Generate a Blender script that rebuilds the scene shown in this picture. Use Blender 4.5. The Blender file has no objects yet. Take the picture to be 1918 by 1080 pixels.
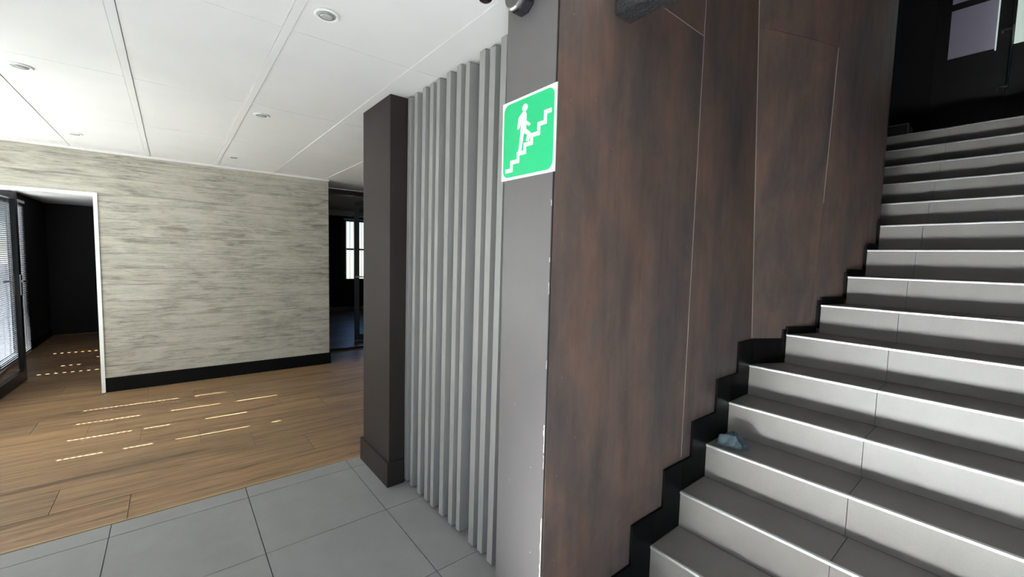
import bpy, bmesh, math, random
from mathutils import Vector, Matrix, noise

random.seed(7)
S = bpy.context.scene
COL = S.collection

# ------------------------------------------------------------------ camera, light, exposure
YAW, PITCH, ROLL, FPX = 0.680913165, -0.0719476334, 0.0248578446, 786.626873
CAMH = 1.48
fw = Vector((math.sin(YAW) * math.cos(PITCH), math.cos(YAW) * math.cos(PITCH), math.sin(PITCH)))
rt = Vector((math.cos(YAW), -math.sin(YAW), 0.0))
up = rt.cross(fw)
r2 = math.cos(ROLL) * rt + math.sin(ROLL) * up
u2 = -math.sin(ROLL) * rt + math.cos(ROLL) * up
cam_data = bpy.data.cameras.new('camera')
cam_data.sensor_width = 36.0
cam_data.lens = 36.0 * FPX / 1918.0
cam_data.clip_start = 0.02
cam = bpy.data.objects.new('camera', cam_data)
COL.objects.link(cam)
mw = Matrix.Identity(4)
for i in range(3):
    mw[i][0] = r2[i]; mw[i][1] = u2[i]; mw[i][2] = -fw[i]
mw[2][3] = CAMH
cam.matrix_world = mw
S.camera = cam

S.view_settings.view_transform = 'Standard'
S.view_settings.look = 'None'
S.view_settings.gamma = 1.0
S.view_settings.use_curve_mapping = False
S.view_settings.exposure = 0.52
try:
    S.cycles.max_bounces = 14
    S.cycles.diffuse_bounces = 8
    S.cycles.transparent_max_bounces = 16
    S.cycles.caustics_refractive = False
    S.cycles.caustics_reflective = True
    S.cycles.blur_glossy = 0.0
    S.cycles.sample_clamp_indirect = 0.0
    S.cycles.use_denoising = True
except Exception:
    pass

SUN_EL = math.radians(20.0)
SUN_DIR = Vector((1.0, -0.065, -math.tan(SUN_EL))).normalized()
W = bpy.data.worlds.new('sky'); S.world = W
W.use_nodes = True
wn = W.node_tree
wn.nodes.clear()
wo = wn.nodes.new('ShaderNodeOutputWorld'); wb = wn.nodes.new('ShaderNodeBackground')
sky = wn.nodes.new('ShaderNodeTexSky')
sky.sky_type = 'NISHITA'
sky.sun_disc = False
sky.sun_elevation = SUN_EL
sky.sun_rotation = math.radians(-90)
sky.air_density = 1.0; sky.dust_density = 0.1; sky.ozone_density = 4.0; sky.altitude = 1200
wb.inputs['Strength'].default_value = 0.36
wn.links.new(sky.outputs[0], wb.inputs['Color'])
wn.links.new(wb.outputs[0], wo.inputs['Surface'])

sd = bpy.data.lights.new('sun', 'SUN'); sd.energy = 165.0; sd.angle = math.radians(0.4)
sd.color = (0.985, 0.99, 1.0)
sun = bpy.data.objects.new('sun', sd); COL.objects.link(sun)
sun.rotation_euler = SUN_DIR.to_track_quat('-Z', 'Y').to_euler()
sun.location = (-8, 1, 8)

# ------------------------------------------------------------------ materials
def new_mat(name):
    m = bpy.data.materials.new(name); m.use_nodes = True
    nt = m.node_tree
    b = nt.nodes['Principled BSDF']
    return m, nt, b

def N(nt, t, **kw):
    n = nt.nodes.new(t)
    for k, v in kw.items(): setattr(n, k, v)
    return n

def plain(name, col, rough=0.5, metal=0.0, bump=0.0, bscale=60, var=0.0, spec=0.5):
    m, nt, b = new_mat(name)
    b.inputs['Base Color'].default_value = (*col, 1)
    b.inputs['Roughness'].default_value = rough
    b.inputs['Metallic'].default_value = metal
    b.inputs['Specular IOR Level'].default_value = spec
    if bump or var:
        g = N(nt, 'ShaderNodeNewGeometry')
        nz = N(nt, 'ShaderNodeTexNoise'); nz.inputs['Scale'].default_value = bscale; nz.inputs['Detail'].default_value = 4
        nt.links.new(g.outputs['Position'], nz.inputs['Vector'])
        if bump:
            bp = N(nt, 'ShaderNodeBump'); bp.inputs['Strength'].default_value = bump; bp.inputs['Distance'].default_value = 0.01
            nt.links.new(nz.outputs['Fac'], bp.inputs['Height']); nt.links.new(bp.outputs[0], b.inputs['Normal'])
        if var:
            nz2 = N(nt, 'ShaderNodeTexNoise'); nz2.inputs['Scale'].default_value = 3.0; nz2.inputs['Detail'].default_value = 5
            nt.links.new(g.outputs['Position'], nz2.inputs['Vector'])
            cr = N(nt, 'ShaderNodeValToRGB')
            cr.color_ramp.elements[0].position = 0.3; cr.color_ramp.elements[1].position = 0.7
            cr.color_ramp.elements[0].color = (*[c * (1 - var) for c in col], 1)
            cr.color_ramp.elements[1].color = (*[min(1, c * (1 + var)) for c in col], 1)
            nt.links.new(nz2.outputs['Fac'], cr.inputs[0]); nt.links.new(cr.outputs[0], b.inputs['Base Color'])
    return m

def mapped(nt, scale, rnd=0.0):
    g = N(nt, 'ShaderNodeNewGeometry')
    mp = N(nt, 'ShaderNodeMapping'); mp.inputs['Scale'].default_value = scale
    src = g.outputs['Position']
    if rnd:
        oi = N(nt, 'ShaderNodeObjectInfo')
        ml = N(nt, 'ShaderNodeMath', operation='MULTIPLY'); ml.inputs[1].default_value = rnd
        nt.links.new(oi.outputs['Random'], ml.inputs[0])
        ad = N(nt, 'ShaderNodeVectorMath', operation='ADD')
        nt.links.new(src, ad.inputs[0]); nt.links.new(ml.outputs[0], ad.inputs[1])
        src = ad.outputs[0]
    nt.links.new(src, mp.inputs['Vector'])
    return mp

def ramp(nt, fac, stops):
    cr = N(nt, 'ShaderNodeValToRGB')
    el = cr.color_ramp.elements
    while len(el) < len(stops): el.new(0.5)
    for e, (p, c) in zip(el, stops):
        e.position = p; e.color = (*c, 1)
    nt.links.new(fac, cr.inputs[0])
    return cr

def noise_tex(nt, vec, scale=1.0, detail=6, rough=0.6, dist=0.0):
    n = N(nt, 'ShaderNodeTexNoise')
    n.inputs['Scale'].default_value = scale; n.inputs['Detail'].default_value = detail
    n.inputs['Roughness'].default_value = rough; n.inputs['Distortion'].default_value = dist
    nt.links.new(vec, n.inputs['Vector'])
    return n

def mixc(nt, a, b, fac, mode='MIX'):
    m = N(nt, 'ShaderNodeMix', data_type='RGBA', blend_type=mode)
    if isinstance(fac, float): m.inputs[0].default_value = fac
    else: nt.links.new(fac, m.inputs[0])
    for sock, v in ((m.inputs[6], a), (m.inputs[7], b)):
        if isinstance(v, tuple): sock.default_value = (*v, 1)
        else: nt.links.new(v, sock)
    return m.outputs[2]

def wood_mat():
    m, nt, b = new_mat('oak_laminate')
    mp = mapped(nt, (0.9, 13, 1), 37.0)
    n1 = noise_tex(nt, mp.outputs[0], 1.3, 8, 0.68, 1.1)
    mp2 = mapped(nt, (2.6, 46, 1), 37.0)
    n2 = noise_tex(nt, mp2.outputs[0], 1.6, 5, 0.7, 0.2)
    c1 = ramp(nt, n1.outputs['Fac'], [(0.32, (0.135, 0.078, 0.041)), (0.46, (0.295, 0.182, 0.096)), (0.72, (0.47, 0.305, 0.170))])
    c2 = ramp(nt, n2.outputs['Fac'], [(0.34, (0.62, 0.60, 0.58)), (0.56, (1, 1, 1))])
    c = mixc(nt, c1.outputs[0], c2.outputs[0], 0.55, 'MULTIPLY')
    oi = N(nt, 'ShaderNodeObjectInfo')
    cr = ramp(nt, oi.outputs['Random'], [(0.0, (0.80, 0.79, 0.78)), (1.0, (1.08, 1.06, 1.02))])
    c = mixc(nt, c, cr.outputs[0], 1.0, 'MULTIPLY')
    nt.links.new(c, b.inputs['Base Color'])
    b.inputs['Roughness'].default_value = 0.42
    bp = N(nt, 'ShaderNodeBump'); bp.inputs['Strength'].default_value = 0.12; bp.inputs['Distance'].default_value = 0.003
    nt.links.new(n2.outputs['Fac'], bp.inputs['Height']); nt.links.new(bp.outputs[0], b.inputs['Normal'])
    return m

def concrete_mat():
    m, nt, b = new_mat('board_marked_concrete')
    mp = mapped(nt, (1.5, 1.5, 15), 51.0)
    n1 = noise_tex(nt, mp.outputs[0], 1.7, 12, 0.74, 1.2)
    mp3 = mapped(nt, (1.1, 1.1, 2.2), 11.0)
    n3 = noise_tex(nt, mp3.outputs[0], 1.7, 5, 0.6, 0.8)
    mp2 = mapped(nt, (9, 9, 70), 23.0)
    n2 = noise_tex(nt, mp2.outputs[0], 1.3, 7, 0.75, 0.5)
    pale = ramp(nt, n1.outputs['Fac'], [(0.36, (0.41, 0.392, 0.337)), (0.62, (0.535, 0.515, 0.45))])
    dark = ramp(nt, n1.outputs['Fac'], [(0.40, (0.235, 0.218, 0.180)), (0.50, (0.385, 0.365, 0.315)), (0.60, (0.49, 0.47, 0.415))])
    msk = ramp(nt, n3.outputs['Fac'], [(0.40, (0, 0, 0)), (0.60, (1, 1, 1))])
    c = mixc(nt, dark.outputs[0], pale.outputs[0], msk.outputs[0])
    c2 = ramp(nt, n2.outputs['Fac'], [(0.36, (0.62, 0.60, 0.56)), (0.47, (1, 1, 1))])
    c = mixc(nt, c, c2.outputs[0], 0.6, 'MULTIPLY')
    nt.links.new(c, b.inputs['Base Color'])
    b.inputs['Roughness'].default_value = 0.85
    bp = N(nt, 'ShaderNodeBump'); bp.inputs['Strength'].default_value = 0.6; bp.inputs['Distance'].default_value = 0.006
    nt.links.new(n1.outputs['Fac'], bp.inputs['Height']); nt.links.new(bp.outputs[0], b.inputs['Normal'])
    return m

def rust_mat():
    m, nt, b = new_mat('brown_patina_paint')
    mp = mapped(nt, (4.2, 4.2, 1.0), 3.0)
    n1 = noise_tex(nt, mp.outputs[0], 1.3, 6, 0.58, 0.5)
    mp2 = mapped(nt, (17, 17, 1.7), 5.0)
    n2 = noise_tex(nt, mp2.outputs[0], 1.2, 5, 0.6, 0.35)
    mp3 = mapped(nt, (2.1, 2.1, 1.3), 9.0)
    n3 = noise_tex(nt, mp3.outputs[0], 1.6, 6, 0.62, 0.8)
    mp4 = mapped(nt, (9, 9, 5), 2.0)
    n4 = noise_tex(nt, mp4.outputs[0], 1.5, 7, 0.7, 0.3)
    c1 = ramp(nt, n1.outputs['Fac'], [(0.32, (0.092, 0.080, 0.077)), (0.46, (0.146, 0.113, 0.101)), (0.58, (0.193, 0.135, 0.114)), (0.74, (0.275, 0.160, 0.116))])
    c3 = ramp(nt, n3.outputs['Fac'], [(0.38, (0.110, 0.098, 0.096)), (0.50, (0.164, 0.128, 0.113)), (0.64, (0.246, 0.149, 0.113))])
    c = mixc(nt, c1.outputs[0], c3.outputs[0], 0.5)
    c2 = ramp(nt, n2.outputs['Fac'], [(0.34, (0.80, 0.79, 0.80)), (0.64, (1.12, 1.09, 1.07))])
    c = mixc(nt, c, c2.outputs[0], 0.62, 'MULTIPLY')
    c4 = ramp(nt, n4.outputs['Fac'], [(0.34, (0.84, 0.84, 0.86)), (0.66, (1.10, 1.08, 1.05))])
    c = mixc(nt, c, c4.outputs[0], 0.7, 'MULTIPLY')
    nt.links.new(c, b.inputs['Base Color'])
    b.inputs['Roughness'].default_value = 0.48
    b.inputs['Specular IOR Level'].default_value = 0.4
    bp = N(nt, 'ShaderNodeBump'); bp.inputs['Strength'].default_value = 0.10; bp.inputs['Distance'].default_value = 0.004
    nt.links.new(n4.outputs['Fac'], bp.inputs['Height']); nt.links.new(bp.outputs[0], b.inputs['Normal'])
    return m

def tile_mat(name, col, rough):
    m, nt, b = new_mat(name)
    mp = mapped(nt, (1, 1, 1), 17.0)
    n1 = noise_tex(nt, mp.outputs[0], 5.0, 6, 0.6)
    n2 = noise_tex(nt, mp.outputs[0], 420.0, 2, 0.5)
    c1 = ramp(nt, n1.outputs['Fac'], [(0.3, tuple(c * 0.93 for c in col)), (0.7, tuple(c * 1.06 for c in col))])
    c2 = ramp(nt, n2.outputs['Fac'], [(0.32, (0.86, 0.86, 0.86)), (0.6, (1.03, 1.03, 1.03))])
    c = mixc(nt, c1.outputs[0], c2.outputs[0], 0.6, 'MULTIPLY')
    nt.links.new(c, b.inputs['Base Color'])
    b.inputs['Roughness'].default_value = rough
    return m

def glass_mat():
    m = bpy.data.materials.new('clear_glass'); m.use_nodes = True
    nt = m.node_tree; nt.nodes.clear()
    o = N(nt, 'ShaderNodeOutputMaterial'); mx = N(nt, 'ShaderNodeMixShader')
    t = N(nt, 'ShaderNodeBsdfTransparent'); t.inputs[0].default_value = (0.95, 0.96, 0.96, 1)
    g = N(nt, 'ShaderNodeBsdfGlossy'); g.inputs['Roughness'].default_value = 0.02
    f = N(nt, 'ShaderNodeFresnel'); f.inputs[0].default_value = 1.45
    gm = N(nt, 'ShaderNodeNewGeometry')
    iv = N(nt, 'ShaderNodeMath', operation='SUBTRACT'); iv.inputs[0].default_value = 1.0
    ml = N(nt, 'ShaderNodeMath', operation='MULTIPLY')
    nt.links.new(gm.outputs['Backfacing'], iv.inputs[1]); nt.links.new(iv.outputs[0], ml.inputs[0]); nt.links.new(f.outputs[0], ml.inputs[1])
    nt.links.new(ml.outputs[0], mx.inputs[0]); nt.links.new(t.outputs[0], mx.inputs[1]); nt.links.new(g.outputs[0], mx.inputs[2])
    nt.links.new(mx.outputs[0], o.inputs[0])
    return m

def blind_mat():
    m = bpy.data.materials.new('white_blind'); m.use_nodes = True
    nt = m.node_tree; nt.nodes.clear()
    o = N(nt, 'ShaderNodeOutputMaterial'); mx = N(nt, 'ShaderNodeMixShader'); mx.inputs[0].default_value = 0.075
    d = N(nt, 'ShaderNodeBsdfDiffuse'); d.inputs[0].default_value = (0.72, 0.72, 0.70, 1)
    t = N(nt, 'ShaderNodeBsdfTranslucent'); t.inputs[0].default_value = (0.75, 0.78, 0.75, 1)
    nt.links.new(d.outputs[0], mx.inputs[1]); nt.links.new(t.outputs[0], mx.inputs[2]); nt.links.new(mx.outputs[0], o.inputs[0])
    return m

M = dict(
    wood=wood_mat(), concrete=concrete_mat(), rust=rust_mat(), glass=glass_mat(), blind=blind_mat(),
    floor_tile=tile_mat('grey_floor_tile', (0.300, 0.300, 0.302), 0.53),
    stair_tile=tile_mat('pale_grey_stair_tile', (0.245, 0.233, 0.219), 0.40),
    grout=plain('dark_grout', (0.075, 0.075, 0.078), 0.9),
    ceil=plain('white_ceiling_paint', (0.78, 0.782, 0.775), 0.8, bump=0.04, bscale=30, var=0.02),
    ceil_gap=plain('ceiling_shadow_gap', (0.16, 0.16, 0.155), 0.9),
    white=plain('white_gloss_trim', (0.84, 0.86, 0.83), 0.45),
    plaster=plain('white_plaster', (0.72, 0.71, 0.68), 0.85),
    black=plain('black_paint', (0.011, 0.0105, 0.0115), 0.45, bump=0.03, bscale=25),
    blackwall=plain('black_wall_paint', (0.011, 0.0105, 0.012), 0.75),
    skirt=plain('black_skirting', (0.007, 0.0066, 0.007), 0.45, bump=0.05, bscale=40, spec=0.08),
    rough_black=plain('rough_black_coating', (0.045, 0.045, 0.048), 0.28, bump=1.0, bscale=85),
    pillar=plain('dark_taupe_paint', (0.034, 0.0275, 0.026), 0.52, bump=0.04, bscale=120, var=0.05, spec=0.2),
    column=plain('grey_taupe_paint', (0.140, 0.132, 0.132), 0.42, bump=0.05, bscale=120, var=0.05),
    slat=plain('grey_slat_paint', (0.315, 0.32, 0.309), 0.45, bump=0.03, bscale=80, var=0.03),
    alu=plain('brushed_aluminium', (0.86, 0.87, 0.87), 0.34, metal=0.85),
    steel=plain('satin_steel', (0.62, 0.62, 0.62), 0.28, metal=1.0),
    frame=plain('charcoal_frame', (0.022, 0.023, 0.026), 0.35),
    sign_white=plain('sign_white', (0.86, 0.88, 0.87), 0.4),
    sign_green=plain('sign_green', (0.012, 0.60, 0.225), 0.35),
    chip=plain('bare_white_plaster', (0.66, 0.64, 0.61), 0.9),
    filler=plain('pale_joint_filler', (0.50, 0.47, 0.43), 0.8),
    gap=plain('dark_gap', (0.01, 0.009, 0.009), 0.9),
    fixture=plain('black_plastic', (0.018, 0.018, 0.021), 0.25),
    dome=plain('smoked_dome', (0.02, 0.010, 0.013), 0.08),
    grey_blind=plain('charcoal_blind', (0.05, 0.052, 0.056), 0.6),
    backwall=plain('grey_back_wall', (0.30, 0.295, 0.29), 0.85),
    nail=plain('dull_nail', (0.28, 0.25, 0.23), 0.6),
    lens=plain('grey_lens', (0.46, 0.47, 0.46), 0.2),
    lens_rim=plain('lamp_reflector', (0.55, 0.56, 0.55), 0.25, metal=0.5),
    cloth=plain('blue_grey_cloth', (0.068, 0.100, 0.118), 0.9, bump=0.2, bscale=260, var=0.22),
    trimwood=plain('pale_edge_strip', (0.42, 0.30, 0.17), 0.4),
    paving=plain('dark_asphalt', (0.055, 0.057, 0.055), 0.95, var=0.1),
    lilac=plain('lilac_frosted_panel', (0.36, 0.34, 0.43), 0.5),
    extwall=plain('outer_wall_paint', (0.55, 0.54, 0.52), 0.9),
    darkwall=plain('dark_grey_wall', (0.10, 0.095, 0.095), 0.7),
)
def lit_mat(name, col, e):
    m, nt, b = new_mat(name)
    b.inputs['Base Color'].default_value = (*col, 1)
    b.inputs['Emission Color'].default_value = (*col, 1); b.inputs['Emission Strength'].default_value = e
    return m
M['lit'] = lit_mat('daylit_pane_and_gap', (0.62, 0.72, 0.67), 0.35)

# ------------------------------------------------------------------ helpers
def box(bm, c, d, rot=None):
    r = bmesh.ops.create_cube(bm, size=1.0)
    vs = r['verts']
    for v in vs:
        v.co = Vector((v.co.x * d[0], v.co.y * d[1], v.co.z * d[2]))
        if rot: v.co = rot @ v.co
        v.co += Vector(c)
    return vs

def bb(bm, x0, x1, y0, y1, z0, z1):
    return box(bm, ((x0 + x1) / 2, (y0 + y1) / 2, (z0 + z1) / 2), (abs(x1 - x0), abs(y1 - y0), abs(z1 - z0)))

def prism(bm, pts, axis, a, b):
    """pts = 2D outline; axis 'x','y','z' extruded from a to b."""
    def P(p, t):
        if axis == 'z': return (p[0], p[1], t)
        if axis == 'y': return (p[0], t, p[1])
        return (t, p[0], p[1])
    lo = [bm.verts.new(P(p, a)) for p in pts]; hi = [bm.verts.new(P(p, b)) for p in pts]
    bm.faces.new(lo); bm.faces.new(hi)
    n = len(pts)
    for i in range(n):
        bm.faces.new((lo[i], lo[(i + 1) % n], hi[(i + 1) % n], hi[i]))
    bmesh.ops.recalc_face_normals(bm, faces=bm.faces)

def lathe(bm, prof, c, axis='z', seg=32):
    """prof list of (radius, t) along the axis from centre c."""
    rings = []
    for r, t in prof:
        ring = []
        for i in range(seg):
            a = 2 * math.pi * i / seg
            u, v = r * math.cos(a), r * math.sin(a)
            p = (u, v, t) if axis == 'z' else ((t, u, v) if axis == 'x' else (u, t, v))
            ring.append(bm.verts.new(Vector(c) + Vector(p)))
        rings.append(ring)
    for a, b in zip(rings, rings[1:]):
        for i in range(seg):
            bm.faces.new((a[i], a[(i + 1) % seg], b[(i + 1) % seg], b[i]))
    bm.faces.new(rings[0]); bm.faces.new(rings[-1])
    bmesh.ops.recalc_face_normals(bm, faces=bm.faces)

def wloc(o):
    v = Vector((0, 0, 0))
    while o is not None:
        v += o.location; o = o.parent
    return v

def obj(name, bm, mat, parent=None, loc=(0, 0, 0), bevel=0.0, smooth=False):
    """bm holds world coordinates; the object's origin goes to loc."""
    if bevel:
        bmesh.ops.bevel(bm, geom=[e for e in bm.edges], offset=bevel, segments=2, affect='EDGES', profile=0.6)
    L = Vector(loc)
    if parent is not None and L.length == 0: L = wloc(parent)
    for v in bm.verts: v.co -= L
    me = bpy.data.meshes.new(name); bm.to_mesh(me); bm.free()
    me.materials.append(M[mat])
    if smooth:
        for p in me.polygons: p.use_smooth = True
    o = bpy.data.objects.new(name, me); COL.objects.link(o)
    if parent is not None:
        o.parent = parent; o.location = L - wloc(parent)
    else:
        o.location = L
    return o

CACHE = {}
def piece(name, mat, parent, x0, x1, y0, y1, z0, z1, bevel=0.0):
    """a box that shares its mesh with all boxes of its size and material"""
    d = (round(abs(x1 - x0), 4), round(abs(y1 - y0), 4), round(abs(z1 - z0), 4))
    k = (name, mat, d, bevel)
    if k not in CACHE:
        bm = bmesh.new(); box(bm, (0, 0, 0), d)
        if bevel: bmesh.ops.bevel(bm, geom=list(bm.edges), offset=bevel, segments=1, affect='EDGES')
        me = bpy.data.meshes.new(name); bm.to_mesh(me); bm.free(); me.materials.append(M[mat]); CACHE[k] = me
    o = bpy.data.objects.new(name, CACHE[k]); COL.objects.link(o)
    c = Vector(((x0 + x1) / 2, (y0 + y1) / 2, (z0 + z1) / 2))
    if parent is not None: o.parent = parent; c = c - wloc(parent)
    o.location = c
    return o

def tag(o, label=None, cat=None, group=None, kind=None):
    if label: o['label'] = label
    if cat: o['category'] = cat
    if group: o['group'] = group
    if kind: o['kind'] = kind
    return o

def thing(name, label, cat, loc=(0, 0, 0), kind=None, group=None):
    o = bpy.data.objects.new(name, None); COL.objects.link(o); o.location = loc
    o.empty_display_size = 0.1
    return tag(o, label, cat, group, kind)

def struct(name, mat, boxes, label, cat):
    bm = bmesh.new()
    for b in boxes: bb(bm, *b)
    return tag(obj(name, bm, mat), label, cat, kind='structure')

CEIL = 2.447
XL = -1.60        # inner face of the outer left wall
YW = 5.90         # face of the concrete wall
YB = 3.02         # tile / wood boundary

# ------------------------------------------------------------------ floor
floor = struct('floor', 'grout', [(XL, 1.66, -4.2, YB, -0.12, -0.008), (XL, 3.2, YB, 6.62, -0.12, -0.010),
                                  (XL, 1.5, 6.62, 10.3, -0.12, -0.010), (1.66, 5.2, 6.62, 11.3, -0.12, -0.010)],
               'floor of grey porcelain tiles meeting brown oak planks', 'floor')
TX0, TY0, TP, TQ = -0.290, 2.876, 0.6125, 0.607
G = 0.0022
xs = [XL] + [TX0 + TP * i for i in range(-2, 4)] + [1.66]
xs = sorted(x for x in set(xs) if XL <= x <= 1.66)
ys = sorted([TY0 - TQ * i for i in range(0, 13) if TY0 - TQ * i > -4.2] + [YB - 0.008, -4.2])
for i in range(len(xs) - 1):
    for j in range(len(ys) - 1):
        if xs[i + 1] - xs[i] < 0.02: continue
        piece('tile', 'floor_tile', floor, xs[i] + G, xs[i + 1] - G, ys[j] + G, ys[j + 1] - G, -0.011, 0.0)
# planks: 1.376 long, 0.31 wide, each row stepped by a quarter
PL, PW = 1.376, 0.310
first = {0: -0.23, 1: -0.57, 2: 0.465, 3: 0.14}
g = 0.0016
def planks(x0, x1, ya, yb):
    row = int(round((ya - (YB - 0.005)) / PW)) if abs(((ya - (YB - 0.005)) / PW) % 1) < 1e-6 else None
    r = 0
    y = YB - 0.005
    while y < yb - 1e-6:
        a, b = max(y, ya), min(y + PW, yb)
        if b - a > 0.02:
            j = first[r % 4] - 4 * PL
            while j < x1:
                p, q = max(j, x0), min(j + PL, x1)
                if q - p > 0.03:
                    piece('plank', 'wood', floor, p + g, q - g, a + g, b - g, -0.011, 0.0)
                j += PL
        y += PW; r += 1
planks(XL, 3.0, YB + 0.006, 6.04)
planks(XL, 1.45, 6.04, 10.24)
planks(1.662, 4.9, 6.04, 11.2)
bm = bmesh.new(); bb(bm, XL, 1.045, YB - 0.007, YB + 0.006, -0.009, 0.0035)
tag(obj('trim_1', bm, 'trimwood'), 'thin pale edging strip between grey tiles and oak planks', 'trim', kind='structure')

# ------------------------------------------------------------------ ceiling
ceiling = struct('ceiling', 'ceil_gap', [(XL, 1.28, -4.2, 6.62, CEIL + 0.012, CEIL + 0.12), (1.28, 3.2, 1.3, 6.62, CEIL + 0.012, CEIL + 0.12)],
                 'white panelled ceiling with flat battens and recessed downlights', 'ceiling')
cx = [XL, -1.330, -0.748, -0.167, 0.413, 1.002, 1.590, 2.18, 3.2]
cy = [-4.2, -2.64, -1.45, -0.27, 0.91, 2.10, 3.293, 4.467, 5.72, 6.60]
for i in range(len(cx) - 1):
    for j in range(len(cy) - 1):
        if cx[i] >= 1.5 and cy[j + 1] < 1.5: continue
        xb = cx[i + 1]; ya = cy[j]
        if cx[i] == 1.002 and cy[j] < 0.9:
            xb = 1.28
        if cx[i] == 1.002 and cy[j] == 0.91:
            xb = 1.28
        if cx[i] >= 1.5 and ya < 1.3: ya = 1.3
        piece('ceiling_tile', 'ceil', ceiling, cx[i] + (0.0195 if 2 <= i <= 6 else 0.002), xb - (0.0195 if 2 <= i + 1 <= 6 and xb != 1.28 else 0.002), ya + 0.0015, cy[j + 1] - 0.0015, CEIL, CEIL + 0.014)
for x in cx[2:7]:
    y0 = 1.32 if x > 1.5 else -4.2
    piece('batten', 'ceil', ceiling, x - 0.017, x + 0.017, y0, YW, CEIL - 0.004, CEIL + 0.013)
bm = bmesh.new(); bb(bm, XL, 1.63, YW - 0.02, YW, CEIL - 0.022, CEIL - 0.0005)
tag(obj('trim_2', bm, 'ceil'), 'slim white cornice strip along the top of the concrete wall', 'trim', kind='structure')

# ------------------------------------------------------------------ far concrete wall with doorway
DX0, DX1, DZ = -1.36, -0.592, 2.025
wall_far = struct('wall_far', 'darkwall', [(XL, DX0, YW + 0.008, 6.04, 0, CEIL), (DX0, DX1, YW + 0.008, 6.04, DZ, CEIL), (DX1, 1.615, YW + 0.008, 6.04, 0, CEIL)],
                  'pale board marked concrete wall with a doorway at its left', 'wall')
z = 0.115; k = 0
hs = [0.155, 0.165, 0.17, 0.16, 0.175, 0.165, 0.17, 0.16, 0.17, 0.175, 0.165, 0.17, 0.16, 0.18, 0.2]
while z < CEIL - 0.021:
    h = min(hs[k % len(hs)], CEIL - 0.021 - z)
    if CEIL - 0.021 - (z + h) < 0.05: h = CEIL - 0.021 - z
    spans = []
    xa = DX1 if z + 0.01 < DZ else XL
    if z < DZ < z + h:                     # course cut by the lintel
        h = DZ - z
    cuts = [xa]
    jx = xa + 0.6 + random.random() * 1.4
    cuts.append(1.626)
    for a, b in zip(cuts, cuts[1:]):
        dp = random.uniform(0.0, 0.0022)
        piece('concrete_board', 'concrete', wall_far, a + 0.0006, b - 0.0006, YW - dp, YW + 0.011, z + 0.0012, z + h - 0.0012)
    z += h; k += 1
# end face of the wall
bm = bmesh.new(); bb(bm, 1.6155, 1.626, YW + 0.012, 6.04, 0.0, CEIL - 0.02)
obj('end_face', bm, 'blackwall', wall_far)
bm = bmesh.new()
bb(bm, -0.5635, 1.64, YW - 0.016, YW, 0.0005, 0.148); bb(bm, 1.627, 1.64, YW, 6.04, 0.0005, 0.148)
tag(obj('baseboard_far', bm, 'skirt'), 'black baseboard along the concrete wall', 'baseboard', kind='structure')
# white door lining
bm = bmesh.new()
prism(bm, [(DX0 + 0.03, 0.001), (DX0 + 0.03, DZ - 0.03), (DX1 - 0.002, DZ - 0.03), (DX1 - 0.002, 0.001), (DX1 + 0.028, 0.001), (DX1 + 0.028, DZ), (DX0 - 0.001, DZ), (DX0 - 0.001, 0.001)], 'y', YW - 0.012, 6.05)
tag(obj('trim_3', bm, 'white'), 'white lining around the doorway in the concrete wall', 'trim', kind='structure')

# ------------------------------------------------------------------ outer left wall with openings
EN = (-3.80, 1.35, 2.05)        # entrance y0 y1 head
WM = (3.15, 5.75, 0.30, 2.15)  # main room window
WR = (6.35, 8.80, 0.03, 2.06)  # left room window
xo = XL - 0.06
wl = []
def wseg(y0, y1, z0, z1): wl.append((xo, XL, y0, y1, z0, z1))
TOPZ = 5.2
wseg(-4.2, EN[0], 0, CEIL + .1); wseg(EN[0], EN[1], EN[2], CEIL + .1); wseg(EN[1], WM[0], 0, CEIL + .1)
wseg(WM[0], WM[1], 0, WM[2]); wseg(WM[0], WM[1], WM[3], CEIL + .1); wseg(WM[1], 6.04, 0, CEIL + .1)
wall_left = struct('wall_left', 'extwall', wl, 'outer wall of the foyer holding the entrance and a blind covered window', 'wall')
wl = []
wseg(6.04, WR[0], 0, CEIL + .1); wseg(WR[0], WR[1], 0, WR[2]); wseg(WR[0], WR[1], WR[3], CEIL + .1); wseg(WR[1], 10.3, 0, CEIL + .1)
wall_lr = struct('wall_outer', 'blackwall', wl, 'black window wall of the dark room behind the doorway', 'wall')

def window(name, y0, y1, z0, z1, mull, label):
    w = thing(name, label, 'window', (XL - 0.03, (y0 + y1) / 2, z0), kind='structure')
    bm = bmesh.new(); t = 0.035
    x0, x1 = XL - 0.055, XL - 0.012
    bb(bm, x0, x1, y0, y0 + t, z0, z1); bb(bm, x0, x1, y1 - t, y1, z0, z1)
    bb(bm, x0, x1, y0 + t, y1 - t, z0, z0 + t); bb(bm, x0, x1, y0 + t, y1 - t, z1 - t, z1)
    for m_ in mull: bb(bm, x0, x1, m_ - 0.018, m_ + 0.018, z0 + t, z1 - t)
    obj('window_frame', bm, 'frame', w)
    e = [y0 + t] + sorted(mull) + [y1 - t]
    for a, b in zip(e, e[1:]):
        piece('glass_pane', 'glass', w, XL - 0.036, XL - 0.032, a + 0.002, b - 0.002, z0 + t, z1 - t)
    return w
window('window_1', *WM, [4.45], 'foyer window behind a white horizontal blind')
window('window_2', *WR, [7.4, 8.36], 'tall dark framed window of the room behind the doorway')

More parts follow.
